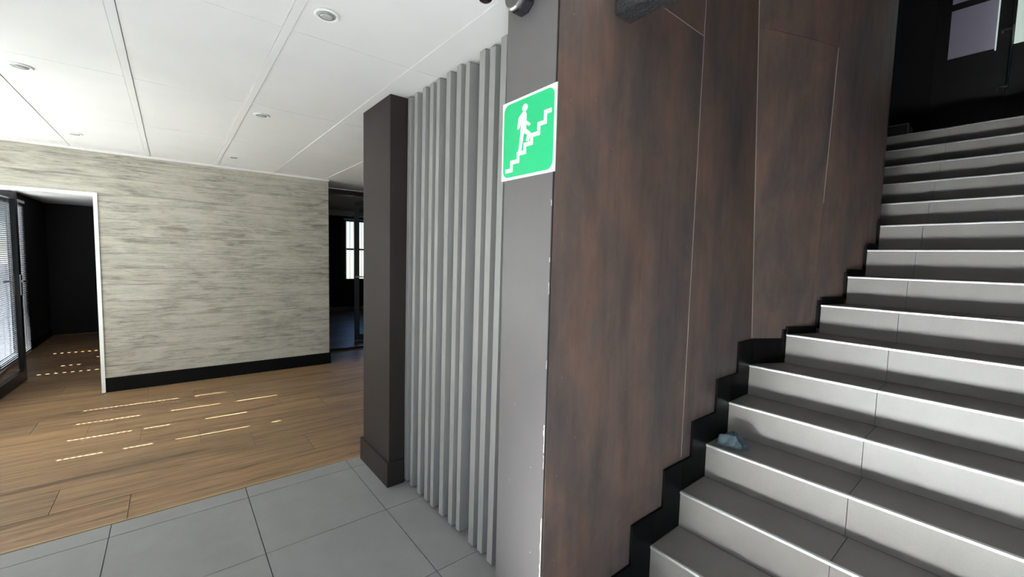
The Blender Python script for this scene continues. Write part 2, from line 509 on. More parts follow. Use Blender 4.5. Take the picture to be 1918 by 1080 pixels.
def blind(label, y0, y1, z0, z1, holes, seed, tl, hz, mt, pitch, dep, uh):
    rng = random.Random(seed)
    root = thing('horizontal_blind', label, 'blind', (XL + 0.025, (y0 + y1) / 2, z1))
    bm = bmesh.new(); bb(bm, XL + 0.002, XL + 0.036, y0, y1, z1, z1 + 0.035); obj('head_rail', bm, 'white', root)
    bm = bmesh.new(); bb(bm, XL + 0.008, XL + 0.03, y0, y1, z0 - 0.014, z0 - 0.004); obj('bottom_rail', bm, 'white', root)
    tilt = math.radians(tl)
    bm = bmesh.new()
    cxb = XL + 0.019
    runs = {h: 0 for h in holes}; state = {h: True for h in holes}
    def quad(a, b, u0, u1, z):
        # a,b along y; u0,u1 across the slat (-.5 .. .5), inner edge higher
        P = []
        for (yy, u) in ((a, u0), (b, u0), (b, u1), (a, u1)):
            P.append(bm.verts.new((cxb + u * dep * math.cos(tilt), yy, z + u * dep * math.sin(tilt) + 0.002 * (1 - 4 * u * u))))
        bm.faces.new(P)
    z = z0
    while z < z1 - 0.01:
        quad(y0, y1, -0.5, -uh, z); quad(y0, y1, uh, 0.5, z)
        cur = y0
        for h in holes:
            if runs[h] <= 0:
                state[h] = not state[h] if rng.random() < 0.85 else state[h]
                runs[h] = rng.randint(5, 14) if state[h] else rng.randint(2, 6)
            runs[h] -= 1
            if state[h] and hz[0] < z < hz[1] + 0.08 * math.sin(h * 9):
                quad(cur, h - 0.006, -uh, uh, z); cur = h + 0.006
        quad(cur, y1, -uh, uh, z)
        z += pitch
    s = obj('slats', bm, mt, root); s['kind'] = 'stuff'
    for h in holes:
        piece('ladder_cord', 'white', root, cxb + 0.013, cxb + 0.0145, h + 0.02, h + 0.0215, z0, z1)
    return root
blind('white horizontal blind over the foyer window, out of the picture to the left', WM[0] - 0.03, WM[1] + 0.03, WM[2] - 0.05, WM[3], [4.225, 4.61, 5.00, 5.385], 3, 72, (0.335, 0.80), 'blind', 0.0125, 0.016, 0.15)
blind('charcoal horizontal blind seen through the open glass door in the dark room', WR[0] - 0.02, WR[1] + 0.0, WR[2] - 0.005, WR[3], [7.15, 7.56, 7.98, 8.47], 5, 39, (0.02, 0.32), 'grey_blind', 0.025, 0.028, 0.2)

# entrance
d1 = thing('door_1', 'glazed entrance opening of the foyer, out of the picture', 'door', (XL - 0.03, 0.7, 0), kind='structure')
bm = bmesh.new()
for a, b in ((EN[0], EN[0] + 0.04), (EN[1] - 0.04, EN[1])): bb(bm, XL - 0.055, XL - 0.005, a, b, 0, EN[2])
bb(bm, XL - 0.055, XL - 0.005, EN[0] + 0.04, EN[1] - 0.04, EN[2] - 0.04, EN[2])
obj('door_frame', bm, 'frame', d1)
piece('glass_pane', 'glass', d1, XL - 0.034, XL - 0.026, EN[0] + 0.041, EN[1] - 0.041, 0.012, EN[2] - 0.041)
bm = bmesh.new(); bb(bm, -60, XL - 0.06, -40, 50, -0.2, -0.03)
tag(obj('paving', bm, 'paving'), 'dark asphalt yard outside the entrance', 'paving', kind='structure')

bm = bmesh.new(); bb(bm, -5.9, -5.6, -7.0, 3.1, -0.03, 1.49)  # added out of view: keeps low sun off the ground before the entrance
tag(obj('sun_block_wall', bm, 'darkwall'), 'added unseen wall outside, cutting the low sun before the entrance', 'wall', kind='structure')

bm = bmesh.new(); bb(bm, -4.4, -4.2, 3.2, 30.0, -0.03, 0.9)  # added to shade the sunlit ground outside the windows
tag(obj('yard_shade_fence', bm, 'darkwall'), 'added dark fence keeping the yard outside the blind covered windows in shade', 'fence', kind='structure')
bm = bmesh.new(); bb(bm, -32.0, -29.0, -24.0, 9.0, -0.03, 8.8)  # added out of view to block horizon glow from the stairs
tag(obj('horizon_glow_block', bm, 'darkwall'), 'added unseen block across the yard, hiding the sky glow at the horizon', 'building', kind='structure')
bm = bmesh.new(); bb(bm, -6.05, -1.665, -4.6, 2.7, 2.42, 2.6); bb(bm, -6.05, -5.95, -4.6, 2.7, 2.20, 2.42)  # added slab and fascia, out of view, trim the sun patch on the tiles
tag(obj('sun_limit_roof', bm, 'plaster'), 'added unseen roof slab outside, limiting the sun patch inside the entrance', 'roof', kind='structure')

# ------------------------------------------------------------------ dark left room
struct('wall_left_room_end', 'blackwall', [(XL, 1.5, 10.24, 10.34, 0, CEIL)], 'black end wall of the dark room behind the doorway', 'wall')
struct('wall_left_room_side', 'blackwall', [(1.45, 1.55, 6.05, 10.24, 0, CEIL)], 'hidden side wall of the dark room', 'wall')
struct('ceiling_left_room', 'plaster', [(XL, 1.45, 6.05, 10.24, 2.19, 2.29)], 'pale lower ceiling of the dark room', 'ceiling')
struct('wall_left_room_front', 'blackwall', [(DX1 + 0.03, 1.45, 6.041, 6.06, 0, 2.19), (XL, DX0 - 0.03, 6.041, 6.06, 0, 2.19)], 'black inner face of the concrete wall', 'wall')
bm = bmesh.new(); bb(bm, XL + 0.001, XL + 0.016, 8.85, 10.22, 0.001, 0.12); 
tag(obj('baseboard_left_room', bm, 'skirt'), 'black baseboard of the dark room beside its window', 'baseboard', kind='structure')

def glass_leaf(name, hinge, free, z0, z1, st, bot, label, hz=1.06, pm='steel'):
    """hinge, free: (x,y). A framed glass leaf with a lever handle near the free edge."""
    h = Vector((*hinge, 0)); f = Vector((*free, 0)); d = (f - h); L = d.length; d.normalize()
    nrm = Vector((-d.y, d.x, 0))
    rot = Matrix((d, nrm, Vector((0, 0, 1)))).transposed()
    root = thing(name, label, 'door', (hinge[0], hinge[1], 0), kind='structure')
    T = 0.042
    def b2(bm, u0, u1, za, zb, n0=-T / 2, n1=T / 2):
        c = h + d * ((u0 + u1) / 2) + nrm * ((n0 + n1) / 2) + Vector((0, 0, (za + zb) / 2))
        box(bm, c, (u1 - u0, n1 - n0, zb - za), rot)
    bm = bmesh.new(); b2(bm, 0, st, z0, z1); obj('stile', bm, 'frame', root, bevel=0.002)
    bm = bmesh.new(); b2(bm, L - st, L, z0, z1); obj('stile', bm, 'frame', root, bevel=0.002)
    bm = bmesh.new(); b2(bm, st, L - st, z1 - st, z1); obj('top_rail', bm, 'frame', root, bevel=0.002)
    bm = bmesh.new(); b2(bm, st, L - st, z0, z0 + bot); obj('bottom_rail', bm, 'frame', root, bevel=0.002)
    bm = bmesh.new(); b2(bm, st - 0.004, L - st + 0.004, z0 + bot - 0.004, z1 - st + 0.004, -0.003, 0.003); obj('glass_pane', bm, 'glass', root)
    bm = bmesh.new(); b2(bm, L - st + 0.012, L - 0.014, hz - 0.11, hz + 0.11, T / 2, T / 2 + 0.008); b2(bm, L - st + 0.012, L - 0.014, hz - 0.11, hz + 0.11, -T / 2 - 0.008, -T / 2); hp = obj('handle_plate', bm, pm, root)
    bm = bmesh.new()
    for s in (1, -1):
        lo, hi = sorted((s * T / 2, s * (T / 2 + 0.05))); b2(bm, L - st / 2 - 0.009, L - st / 2 + 0.009, hz + 0.03, hz + 0.048, lo, hi)
        lo, hi = sorted((s * (T / 2 + 0.036), s * (T / 2 + 0.052))); b2(bm, L - st / 2 - 0.12, L - st / 2 + 0.009, hz + 0.03, hz + 0.048, lo, hi)
    obj('lever', bm, 'steel', hp)
    return root
glass_leaf('door_2', (-1.340, 6.075), (-1.305, 6.93), 0.006, 2.055, 0.075, 0.115, 'charcoal framed glass door standing open into the dark room')

# ------------------------------------------------------------------ right room behind the pillar
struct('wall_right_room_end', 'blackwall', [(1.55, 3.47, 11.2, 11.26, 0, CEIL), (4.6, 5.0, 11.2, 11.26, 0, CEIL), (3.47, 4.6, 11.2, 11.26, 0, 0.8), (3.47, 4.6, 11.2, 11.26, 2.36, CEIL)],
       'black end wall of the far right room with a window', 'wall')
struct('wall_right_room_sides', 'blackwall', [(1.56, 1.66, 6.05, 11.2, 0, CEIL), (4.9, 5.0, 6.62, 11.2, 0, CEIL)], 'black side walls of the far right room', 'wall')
struct('ceiling_right_room', 'plaster', [(1.66, 4.9, 6.68, 11.2, CEIL, CEIL + 0.1)], 'pale ceiling of the far right room', 'ceiling')
struct('wall_right_hidden', 'darkwall', [(3.0, 3.1, 1.3, 6.6, 0, CEIL), (2.6, 5.0, 6.62, 6.7, 0, CEIL)], 'hidden walls behind the slat screen', 'wall')
bm = bmesh.new(); bb(bm, 1.67, 4.88, 11.17, 11.199, 0.0, 0.10); bb(bm, 1.67, 3.62, 11.15, 11.169, 0.098, 0.118)
tag(obj('baseboard_right_room', bm, 'steel'), 'pale pipe and skirting at the foot of the far right room wall', 'baseboard', kind='structure')
bm = bmesh.new(); bb(bm, 1.67, 2.6, 6.60, 6.66, CEIL - 0.075, CEIL - 0.002)
tag(obj('trim_4', bm, 'frame'), 'black head rail of the glazed partition right of the concrete wall', 'trim', kind='structure')
bm = bmesh.new(); bb(bm, 1.67, 2.6, 6.60, 6.66, 0.0005, 0.035)
tag(obj('trim_5', bm, 'frame'), 'black threshold rail at the far right room', 'trim', kind='structure')
bm = bmesh.new(); bb(bm, 1.67, 4.9, 9.7, 9.9, CEIL - 0.10, CEIL - 0.001)
tag(obj('trim_6', bm, 'plaster'), 'pale ceiling bulkhead in the far right room', 'trim', kind='structure')
w3 = thing('window_3', 'bright window with vertical blinds in the far right room', 'window', (4.03, 11.22, 0.8), kind='structure')
bm = bmesh.new()
bb(bm, 3.47, 3.51, 11.2, 11.25, 0.8, 2.36); bb(bm, 4.56, 4.6, 11.2, 11.25, 0.8, 2.36); bb(bm, 3.51, 4.56, 11.2, 11.25, 0.8, 0.84); bb(bm, 3.51, 4.56, 11.2, 11.25, 2.32, 2.36)
bb(bm, 3.51, 4.56, 11.205, 11.245, 1.585, 1.635); bb(bm, 4.0, 4.04, 11.205, 11.245, 0.84, 2.32)
obj('window_frame', bm, 'frame', w3)
bm = bmesh.new(); bb(bm, 3.511, 4.559, 11.222, 11.226, 0.841, 2.319); obj('glass_pane', bm, 'glass', w3)
vb = thing('vertical_blind', 'vertical louvre blind hanging in the far right room window', 'blind', (4.03, 11.15, 2.36))
bm = bmesh.new(); bb(bm, 3.44, 4.62, 11.12, 11.16, 2.36, 2.39); obj('head_rail', bm, 'white', vb)
for i in range(12):
    bm = bmesh.new(); box(bm, (3.50 + 0.095 * i, 11.14, 1.60), (0.075, 0.002, 1.51), Matrix.Rotation(math.radians(62), 3, 'Z')); obj('louvre', bm, 'blind', vb)
glass_leaf('door_3', (2.99, 6.95), (2.42, 7.27), 0.01, 2.36, 0.075, 0.10, 'dark framed glass door ajar behind the dark pillar', pm='frame')

# ------------------------------------------------------------------ dark pillar
p = thing('pillar', 'dark taupe square pillar with a plinth left of the slat screen', 'pillar', (1.11, 2.73, 0))
bm = bmesh.new(); bb(bm, 1.045, 1.30, 2.495, 2.955, 0.001, CEIL - 0.001); obj('shaft', bm, 'pillar', p, bevel=0.003)
bm = bmesh.new()
prism(bm, [(1.029, 2.483), (1.142, 2.483), (1.142, 2.494), (1.0445, 2.494), (1.0445, 2.956), (1.30, 2.956), (1.30, 2.976), (1.029, 2.976)], 'z', 0.0005, 0.16)
obj('plinth', bm, 'pillar', p)

# ------------------------------------------------------------------ slat screen
sc = thing('slat_screen', 'floor to ceiling screen of grey vertical slats between pillar and column', 'screen', (1.18, 2.0, 0))
far = [2.492, 2.400, 2.299, 2.207, 2.131, 2.025, 1.923, 1.840, 1.718, 1.636, 1.553]
wid = [0.040, 0.034, 0.040, 0.040, 0.036, 0.042, 0.042, 0.036, 0.045, 0.043, 0.042]
tops = [0.008, 0.006, 0.004, 0.008, 0.005, 0.007, 0.004, 0.022, 0.006, 0.02, 0.004]
for y, w_, t in zip(far, wid, tops):
    bm = bmesh.new(); bb(bm, 1.150, 1.214, y - w_, y, 0.012 + 0.5 * t, CEIL - t)
    so = obj('slat', bm, 'slat', sc, loc=(1.182, y - w_ / 2, 1.05), bevel=0.002); so.rotation_euler.x = 0.0115 + random.uniform(-.0012, .0012)
bm = bmesh.new(); bb(bm, 1.235, 1.26, 1.36, 2.49, 0.001, CEIL - 0.001); obj('recess_dark_sheet', bm, 'blackwall', sc)  # shade of the recess behind the slats, put in as a black sheet
for z_ in (0.35, 2.1):
    bm = bmesh.new(); bb(bm, 1.2145, 1.2345, 1.40, 2.48, z_, z_ + 0.04); obj('rail', bm, 'blackwall', sc)

# ------------------------------------------------------------------ grey column with sign
c = thing('column', 'grey taupe column carrying the green stair sign', 'column', (1.15, 1.16, 0))
bm = bmesh.new(); bb(bm, 1.0, 1.29, 1.033, 1.297, 0.001, CEIL - 0.001); obj('shaft', bm, 'column', c, bevel=0.002)
bm = bmesh.new(); bb(bm, 1.0015, 1.288, 1.0275, 1.0325, 0.002, CEIL - 0.002); obj('corner_gap', bm, 'gap', c)
rng = random.Random(11)
for (z0, z1, wd) in ((1.66, 1.68, .004), (1.47, 1.485, .005), (1.36, 1.40, .003), (1.10, 1.13, .003), (0.86, 0.90, .009), (0.80, 0.86, .006), (0.74, 0.79, .003), (0.44, 0.56, .009), (0.33, 0.44, .011), (0.25, 0.31, .006), (0.12, 0.20, .005), (0.02, 0.08, .005)):
    n = 7
    pts = [(1.0325, z0 + (z1 - z0) * i / n) for i in range(n + 1)] + [(1.0325 + wd * 0.75 * (0.3 + 0.7 * rng.random()), z1 - (z1 - z0) * i / n) for i in range(n + 1)]
    bm = bmesh.new(); prism(bm, pts, 'x', 0.9985, 1.0003); obj('paint_chip', bm, 'chip', c)
for (y, z_, r_) in ((1.10, .72, .0016), (1.20, .93, .0013), (1.09, .40, .0018), (1.22, .62, .0014), (1.12, .16, .0017)):
    bm = bmesh.new(); lathe(bm, [(r_, -0.0006), (r_ * .6, 0.0)], (0.9999, y, z_), 'x', 8); obj('paint_chip', bm, 'chip', c)

sg = thing('stair_sign', 'square green stair sign with a white climbing figure on the column', 'sign', (0.996, 1.165, 1.77))
sy0, sy1, sz0, sz1 = 1.310, 1.020, 1.772, 2.060
def hom(src):
    # solve homography src(4 px) -> unit square (0,1),(1,1),(1,0),(0,0)
    dst = [(0, 1), (1, 1), (1, 0), (0, 0)]
    A = []
    for (x, y), (u, v) in zip(src, dst):
        A.append([x, y, 1, 0, 0, 0, -u * x, -u * y, u]); A.append([0, 0, 0, x, y, 1, -v * x, -v * y, v])
    n = 8
    for i in range(n):
        pv = max(range(i, n), key=lambda r: abs(A[r][i])); A[i], A[pv] = A[pv], A[i]
        for r in range(n):
            if r != i:
                f_ = A[r][i] / A[i][i]
                A[r] = [a - f_ * b for a, b in zip(A[r], A[i])]
    h = [A[i][8] / A[i][i] for i in range(n)] + [1]
    def f(x, y):
        w_ = h[6] * x + h[7] * y + 1
        return ((h[0] * x + h[1] * y + h[2]) / w_, (h[3] * x + h[4] * y + h[5]) / w_)
    return f
HM = hom([(103, 283), (615, 85), (585, 908), (80, 985)])
def sp(u, v): return (sy0 + (sy1 - sy0) * u, sz0 + (sz1 - sz0) * v)
bm = bmesh.new(); bb(bm, 0.9955, 0.9995, sy1, sy0, sz0, sz1); obj('sign_board', bm, 'sign_white', sg)
pts = []
r_ = 0.10; m0 = 0.034
for (cu, cv, a0) in ((1 - m0 - r_, 1 - m0 - r_, 0), (m0 + r_, 1 - m0 - r_, 90), (m0 + r_, m0 + r_, 180), (1 - m0 - r_, m0 + r_, 270)):
    for i in range(9):
        a = math.radians(a0 + 90 * i / 8); pts.append(sp(cu + r_ * math.cos(a), cv + r_ * math.sin(a)))
bm = bmesh.new(); prism(bm, pts, 'x', 0.9948, 0.9956); obj('green_field', bm, 'sign_green', sg)
def flat_poly(name, pp, mat='sign_white', x0=0.9942, x1=0.9949):
    bm = bmesh.new()
    prism(bm, pp, 'x', x0, x1)
    bmesh.ops.triangulate(bm, faces=[f for f in bm.faces if len(f.verts) > 4])
    return obj(name, bm, mat, sg)
line = [(120, 893), (177, 885), (179, 813), (240, 800), (242, 733), (304, 722), (307, 655), (369, 638), (372, 568), (438, 552), (440, 468), (502, 452), (504, 360), (562, 343)]
UV = [HM(*q) for q in line]
bm = bmesh.new()
hw = 0.026
us = [q[0] for q in UV]; vs_ = [q[1] for q in UV]
# regularise into level treads and upright risers
st = []
for i in range(0, len(UV), 2):
    (u0, v0), (u1, v1) = UV[i], UV[i + 1]
    st.append((u0, u1, (v0 + v1) / 2))
for i, (u0, u1, v) in enumerate(st):
    ua = u0 if i == 0 else (st[i - 1][1] + u0) / 2
    ub = u1 if i == len(st) - 1 else (u1 + st[i + 1][0]) / 2
    a = sp(ua - (0 if i == 0 else hw), v - hw); b = sp(ub + (0 if i == len(st) - 1 else hw), v + hw)
    bb(bm, 0.9942, 0.9949, a[0], b[0], a[1], b[1])
    if i < len(st) - 1:
        a = sp(ub - hw, v + hw); b = sp(ub + hw, st[i + 1][2] - hw); bb(bm, 0.9942, 0.9949, a[0], b[0], a[1], b[1])
obj('stair_symbol', bm, 'sign_white', sg)
hc = HM(310, 314)
flat_poly('figure_head', [sp(hc[0] + 0.052 * math.cos(i * math.pi / 10), hc[1] + 0.046 * math.sin(i * math.pi / 10)) for i in range(20)])
body = [(292, 352), (317, 351), (325, 372), (323, 432), (364, 461), (348, 482), (320, 466), (321, 508), (363, 541), (345, 621), (317, 620), (328, 563), (298, 546), (272, 709), (243, 717), (266, 548), (270, 455), (254, 509), (235, 511), (250, 404)]
flat_poly('figure_body', [sp(*HM(*q)) for q in body])

# black round fixture near the top of the column
fx = thing('wall_fixture', 'black faceted round fixture high on the grey column', 'fixture', (1.0, 1.195, 2.39))
bm = bmesh.new(); lathe(bm, [(0.052, 0.0), (0.055, -0.006), (0.055, -0.040), (0.052, -0.046)], (0.9995, 1.196, 2.392), 'x', 10); obj('body', bm, 'fixture', fx)
bm = bmesh.new(); lathe(bm, [(0.051, -0.0465), (0.051, -0.054), (0.046, -0.058)], (0.9995, 1.196, 2.392), 'x', 20); obj('bezel_ring', bm, 'steel', fx)
bm = bmesh.new(); lathe(bm, [(0.0445, -0.0585), (0.042, -0.0605)], (0.9995, 1.196, 2.392), 'x', 20); obj('front_plate', bm, 'darkwall', fx)

# ceiling downlights
spots = [((0.515, 1.873), 'nearest and largest white downlight, in the top middle of the ceiling'),
         ((-0.608, 3.500), 'white downlight at the left edge of the ceiling'),
         ((0.520, 3.505), 'white downlight in the middle of the ceiling, halfway to the concrete wall'),
         ((-0.617, 5.212), 'small white downlight near the concrete wall above the doorway'),
         ((0.522, 5.248), 'small white downlight near the concrete wall, right of centre')]
for (x, y), lab in spots:
    d = thing('downlight', lab, 'downlight', (x, y, CEIL), group='recessed downlights in the white ceiling')
    bm = bmesh.new(); lathe(bm, [(0.034, -0.0002), (0.050, -0.0002), (0.049, -0.006), (0.043, -0.009), (0.036, -0.006), (0.034, -0.0035)], (x, y, CEIL), 'z', 32); obj('trim_ring', bm, 'white', d, smooth=True)
    bm = bmesh.new(); lathe(bm, [(0.0335, -0.0068), (0.030, -0.0095), (0.026, -0.0085)], (x, y, CEIL), 'z', 28); rf = obj('reflector', bm, 'lens_rim', d, smooth=True)
    bm = bmesh.new(); lathe(bm, [(0.0255, -0.009), (0.020, -0.0115), (0.008, -0.0125)], (x, y, CEIL), 'z', 24); obj('lens', bm, 'lens', d, smooth=True)
ds = thing('dome_sensor', 'small dark red dome sensor on the ceiling above the slat screen', 'sensor', (0.915, 1.372, CEIL))
bm = bmesh.new(); lathe(bm, [(0.040, -0.0003), (0.040, -0.008), (0.034, -0.011)], (0.918, 1.330, CEIL), 'z', 28); obj('mounting_ring', bm, 'white', ds)
bm = bmesh.new(); lathe(bm, [(0.029, -0.0112), (0.028, -0.019), (0.022, -0.028), (0.012, -0.033), (0.003, -0.034)], (0.918, 1.330, CEIL), 'z', 24); obj('dome', bm, 'dome', ds, smooth=True)

# ------------------------------------------------------------------ brown stair wall
YF = 1.026
def wall_y(x, z):
    x0 = 2.79 - 0.1035 * min(max(z, 0.0), 3.4)
    R = (3.85 - x0) ** 2 / (2 * (YF - 0.703))
    if x <= x0: return YF
    if x < 3.85: return 0.703 + (3.85 - x) ** 2 / (2 * R)
    return min(1.12, 0.703 + (x - 3.85) ** 2 / (2 * 0.6))
def crease(z): return 2.79 - 0.1035 * min(max(z, 0.0), 3.4)
def panel_grid(bm, fx0, fx1, z0, z1, off, nx, nz, depth):
    rows = []
    for layer in (0, 1):
        g_ = []
        for j in range(nz + 1):
            z = z0 + (z1 - z0) * j / nz
            a = fx0(z) if callable(fx0) else fx0
            b = fx1(z) if callable(fx1) else fx1
            r = []
            for i in range(nx + 1):
                x = a + (b - a) * i / nx
                y = wall_y(x, z) + off
                if layer: y = max(1.16, y + 0.02) if depth is None else y + depth
                r.append(bm.verts.new((x, y, z)))
            g_.append(r)
        rows.append(g_)
    F, Bk = rows
    for j in range(nz):
        for i in range(nx):
            bm.faces.new((F[j][i], F[j][i + 1], F[j + 1][i + 1], F[j + 1][i]))
            bm.faces.new((Bk[j][i], Bk[j + 1][i], Bk[j + 1][i + 1], Bk[j][i + 1]))
    for j in range(nz):
        bm.faces.new((F[j][0], F[j + 1][0], Bk[j + 1][0], Bk[j][0])); bm.faces.new((F[j][nx], Bk[j][nx], Bk[j + 1][nx], F[j + 1][nx]))
    for i in range(nx):
        bm.faces.new((F[0][i], Bk[0][i], Bk[0][i + 1], F[0][i + 1])); bm.faces.new((F[nz][i], F[nz][i + 1], Bk[nz][i + 1], Bk[nz][i]))
    bmesh.ops.recalc_face_normals(bm, faces=bm.faces)
    bm.normal_update()
    for e in bm.edges:
        if len(e.link_faces) == 2 and e.calc_face_angle(0) > 0.6: e.smooth = False
bm = bmesh.new()
panel_grid(bm, 1.30, lambda z: crease(z) - 0.03, 0.0, TOPZ, 0.012, 4, 12, None)
panel_grid(bm, lambda z: crease(z) - 0.03, lambda z: crease(z) + 0.03, 0.0, TOPZ, 0.022, 2, 12, None)
panel_grid(bm, lambda z: crease(z) + 0.03, 3.85, 0.0, TOPZ, 0.012, 28, 12, None)
panel_grid(bm, 3.85, 6.29, 0.0, TOPZ, 0.012, 50, 4, None)
wall_stair = tag(obj('wall_stair', bm, 'filler', smooth=False), 'tall brown patinated panelled wall bulging out beside the stairs', 'wall', kind='structure')
HJ = 2.52
s_ = 0.0012
pan = [(1.004, 1.934 - s_, 0.0, HJ - s_, 1, 1), (1.004, 1.934 - s_, HJ + s_, TOPZ, 1, 1),
       (1.934 + s_, lambda z: crease(z) - 0.004, 0.0, HJ + 0.9, 1, 12), (1.934 + s_, lambda z: crease(z) - 0.004, HJ + 0.9 + s_, TOPZ, 1, 6),
       (crease, 3.08 - s_, 0.0, 2.76 - s_, 18, 12), (crease, 3.08 - s_, 2.76 + s_, TOPZ, 18, 8),
       (3.08 + s_, 4.42, 0.0, TOPZ, 36, 10), (4.42 + 2 * s_, 6.29, 0.0, TOPZ, 40, 4)]
for (a, b, z0, z1, nx, nz) in pan:
    bm = bmesh.new(); panel_grid(bm, a, b, z0, z1, 0.0, nx, nz, 0.008)
    o = obj('panel', bm, 'rust', wall_stair)
    if nx > 4:
        for pl in o.data.polygons: pl.use_smooth = True
for (a, b, z0, z1, nx, nz) in ((1.9325, 1.9355, 0.52, HJ, 1, 1), (1.9332, 1.9348, HJ, 3.2, 1, 1), (1.60, 1.9325, HJ - 0.0012, HJ + 0.0012, 2, 1),
                               (3.0785, 3.0822, 1.86, 2.76, 1, 2), (lambda z: crease(z) + 0.001, lambda z: crease(z) + 0.0032, 1.04, 3.4, 1, 12)):
    bm = bmesh.new(); panel_grid(bm, a, b, z0, z1, -0.0008, nx, nz, 0.003); obj('joint_strip', bm, 'filler', wall_stair)
bm = bmesh.new()
for (x, z) in ((1.07, 2.02), (1.07, 2.3), (1.07, 1.06), (1.06, .70), (1.06, .38), (1.88, 2.2), (1.88, 1.55), (1.98, 1.54), (1.30, 1.9), (1.88, .9), (1.33, .42), (1.6, .25), (1.45, .95), (2.2, 1.1), (1.15, .82), (1.98, 2.4), (1.2, 2.05), (2.5, 1.5)):
    lathe(bm, [(0.0026, 0.0), (0.002, -0.0008)], (x, YF - 0.0002, z), 'y', 8)
o = obj('nail_heads', bm, 'nail', wall_stair); o['kind'] = 'stuff'

# header beam over the foot of the stairs
bm = bmesh.new(); bb(bm, 1.282, 1.366, -1.2, 1.0195, 2.372, 2.80)
bmesh.ops.subdivide_edges(bm, edges=list(bm.edges), cuts=8, use_grid_fill=True)
for v in bm.verts:
    if 1.0 > v.co.y: v.co += Vector((noise.noise(v.co * 23), 0, noise.noise(v.co * 19 + Vector((3, 1, 2))))) * 0.004
tag(obj('beam', bm, 'rough_black'), 'rough black beam end over the foot of the stairs', 'beam', kind='structure')

# ------------------------------------------------------------------ staircase
X0, GO, RI, NST = 1.67669, 0.241949, 0.177213, 15
stair = thing('staircase', 'straight flight of pale grey tiled steps with metal nosings', 'staircase', (X0, 0.4, 0))
YR = -0.9
def yl(x, z): return wall_y(x, z) - 0.0135
for k in range(NST):
    xk = X0 + GO * k; zt = RI * (k + 1); zb = RI * k
    xe = xk + GO if k < NST - 1 else 6.28
    jy = 0.397 + 0.0085 * k
    step = bpy.data.objects.new('step', None)
    bm = bmesh.new()
    xa, xb_ = xk + 0.012, xe + 0.011
    prism(bm, [(xa, YR), (xb_, YR), (xb_, yl(xb_, zt) - 0.002), (xa, yl(xa, zt) - 0.002)], 'z', max(0.0, zb - 0.06), zt - 0.0105)
    step = obj('step', bm, 'grout', stair)
    t = 0.0012
    # riser tiles
    def riser(y0, y1):
        bm = bmesh.new(); bb(bm, xk + 0.003, xk + 0.0115, y0, y1, zb + 0.001, zt - 0.0125); obj('riser_tile', bm, 'stair_tile', step)
    yL = yl(xk, zt)
    riser(jy + t, yL); riser(jy - 0.61, jy - t); riser(YR, jy - 0.61 - 2 * t)
    # tread tiles
    def tread(ya, yb2=None):
        bm = bmesh.new()
        x1, x2 = xk + 0.0135, xe + 0.0015
        if yb2 is None:
            prism(bm, [(x1, ya), (x2, ya), (x2, yl(x2, zt)), ((x1 + x2) / 2, yl((x1 + x2) / 2, zt)), (x1, yl(x1, zt))], 'z', zt - 0.010, zt)
        else:
            bb(bm, x1, x2, ya, yb2, zt - 0.010, zt)
        obj('tread_tile', bm, 'stair_tile', step)
    tread(jy + t); tread(jy - 0.61, jy - t); tread(YR, jy - 0.61 - 2 * t)
    # metal nosing: quarter round trim
    prof = [(xk + 0.0125, zt + 0.0006), (xk + 0.004, zt + 0.0006), (xk + 0.0012, zt - 0.0008), (xk, zt - 0.0035), (xk, zt - 0.0115), (xk + 0.0125, zt - 0.0115)]
    bm = bmesh.new(); prism(bm, prof, 'y', YR, yL + 0.001); obj('nosing', bm, 'alu', step)
# skirting on the stair wall
def skirt_piece(x0, x1, z0, z1, th=0.0125, n=4):
    bm = bmesh.new()
    def y(x, z): return wall_y(x, z)
    lo = []
    for i in range(n + 1):
        x = x0 + (x1 - x0) * i / n
        w0 = wall_y(x, (z0 + z1) / 2)
        lo.append([bm.verts.new((x, w0 - th, z0)), bm.verts.new((x, w0 - th, z1)), bm.verts.new((x, w0 - 0.0005, z1)), bm.verts.new((x, w0 - 0.0005, z0))])
    for a, b in zip(lo, lo[1:]):
        for i in range(4):
            bm.faces.new((a[i], a[(i + 1) % 4], b[(i + 1) % 4], b[i]))
    bm.faces.new(lo[0]); bm.faces.new(lo[-1])
    bmesh.ops.recalc_face_normals(bm, faces=bm.faces)
    obj('skirting_tile', bm, 'skirt', stair)
HB, VB = 0.15, 0.145
for k in range(NST):
    xk = X0 + GO * k; zt = RI * (k + 1); zb = RI * k
    if k <= 4:
        skirt_piece(xk - VB, xk + 0.0115, zb + (0.002 if k else 0.001), zt + HB, n=1)
        skirt_piece(xk + 0.012, (xk + GO - VB) if k < 4 else xk + GO + 0.002, zt, zt + HB - 0.001, n=1 if k < 4 else 6)
    else:
        skirt_piece(xk - 0.016, xk + 0.006, zb + 0.03, zt + 0.028, th=0.0132, n=1)
        skirt_piece(xk + 0.0065, xk + GO - 0.017 if k < NST - 1 else 6.25, zt, zt + 0.045, n=5)
bm = bmesh.new(); bb(bm, 1.006, X0 - VB - 0.001, YF - 0.0125, YF - 0.0005, 0.0006, HB)
tag(obj('baseboard_stair', bm, 'skirt'), 'black baseboard at the foot of the brown wall before the first step', 'baseboard', kind='structure')

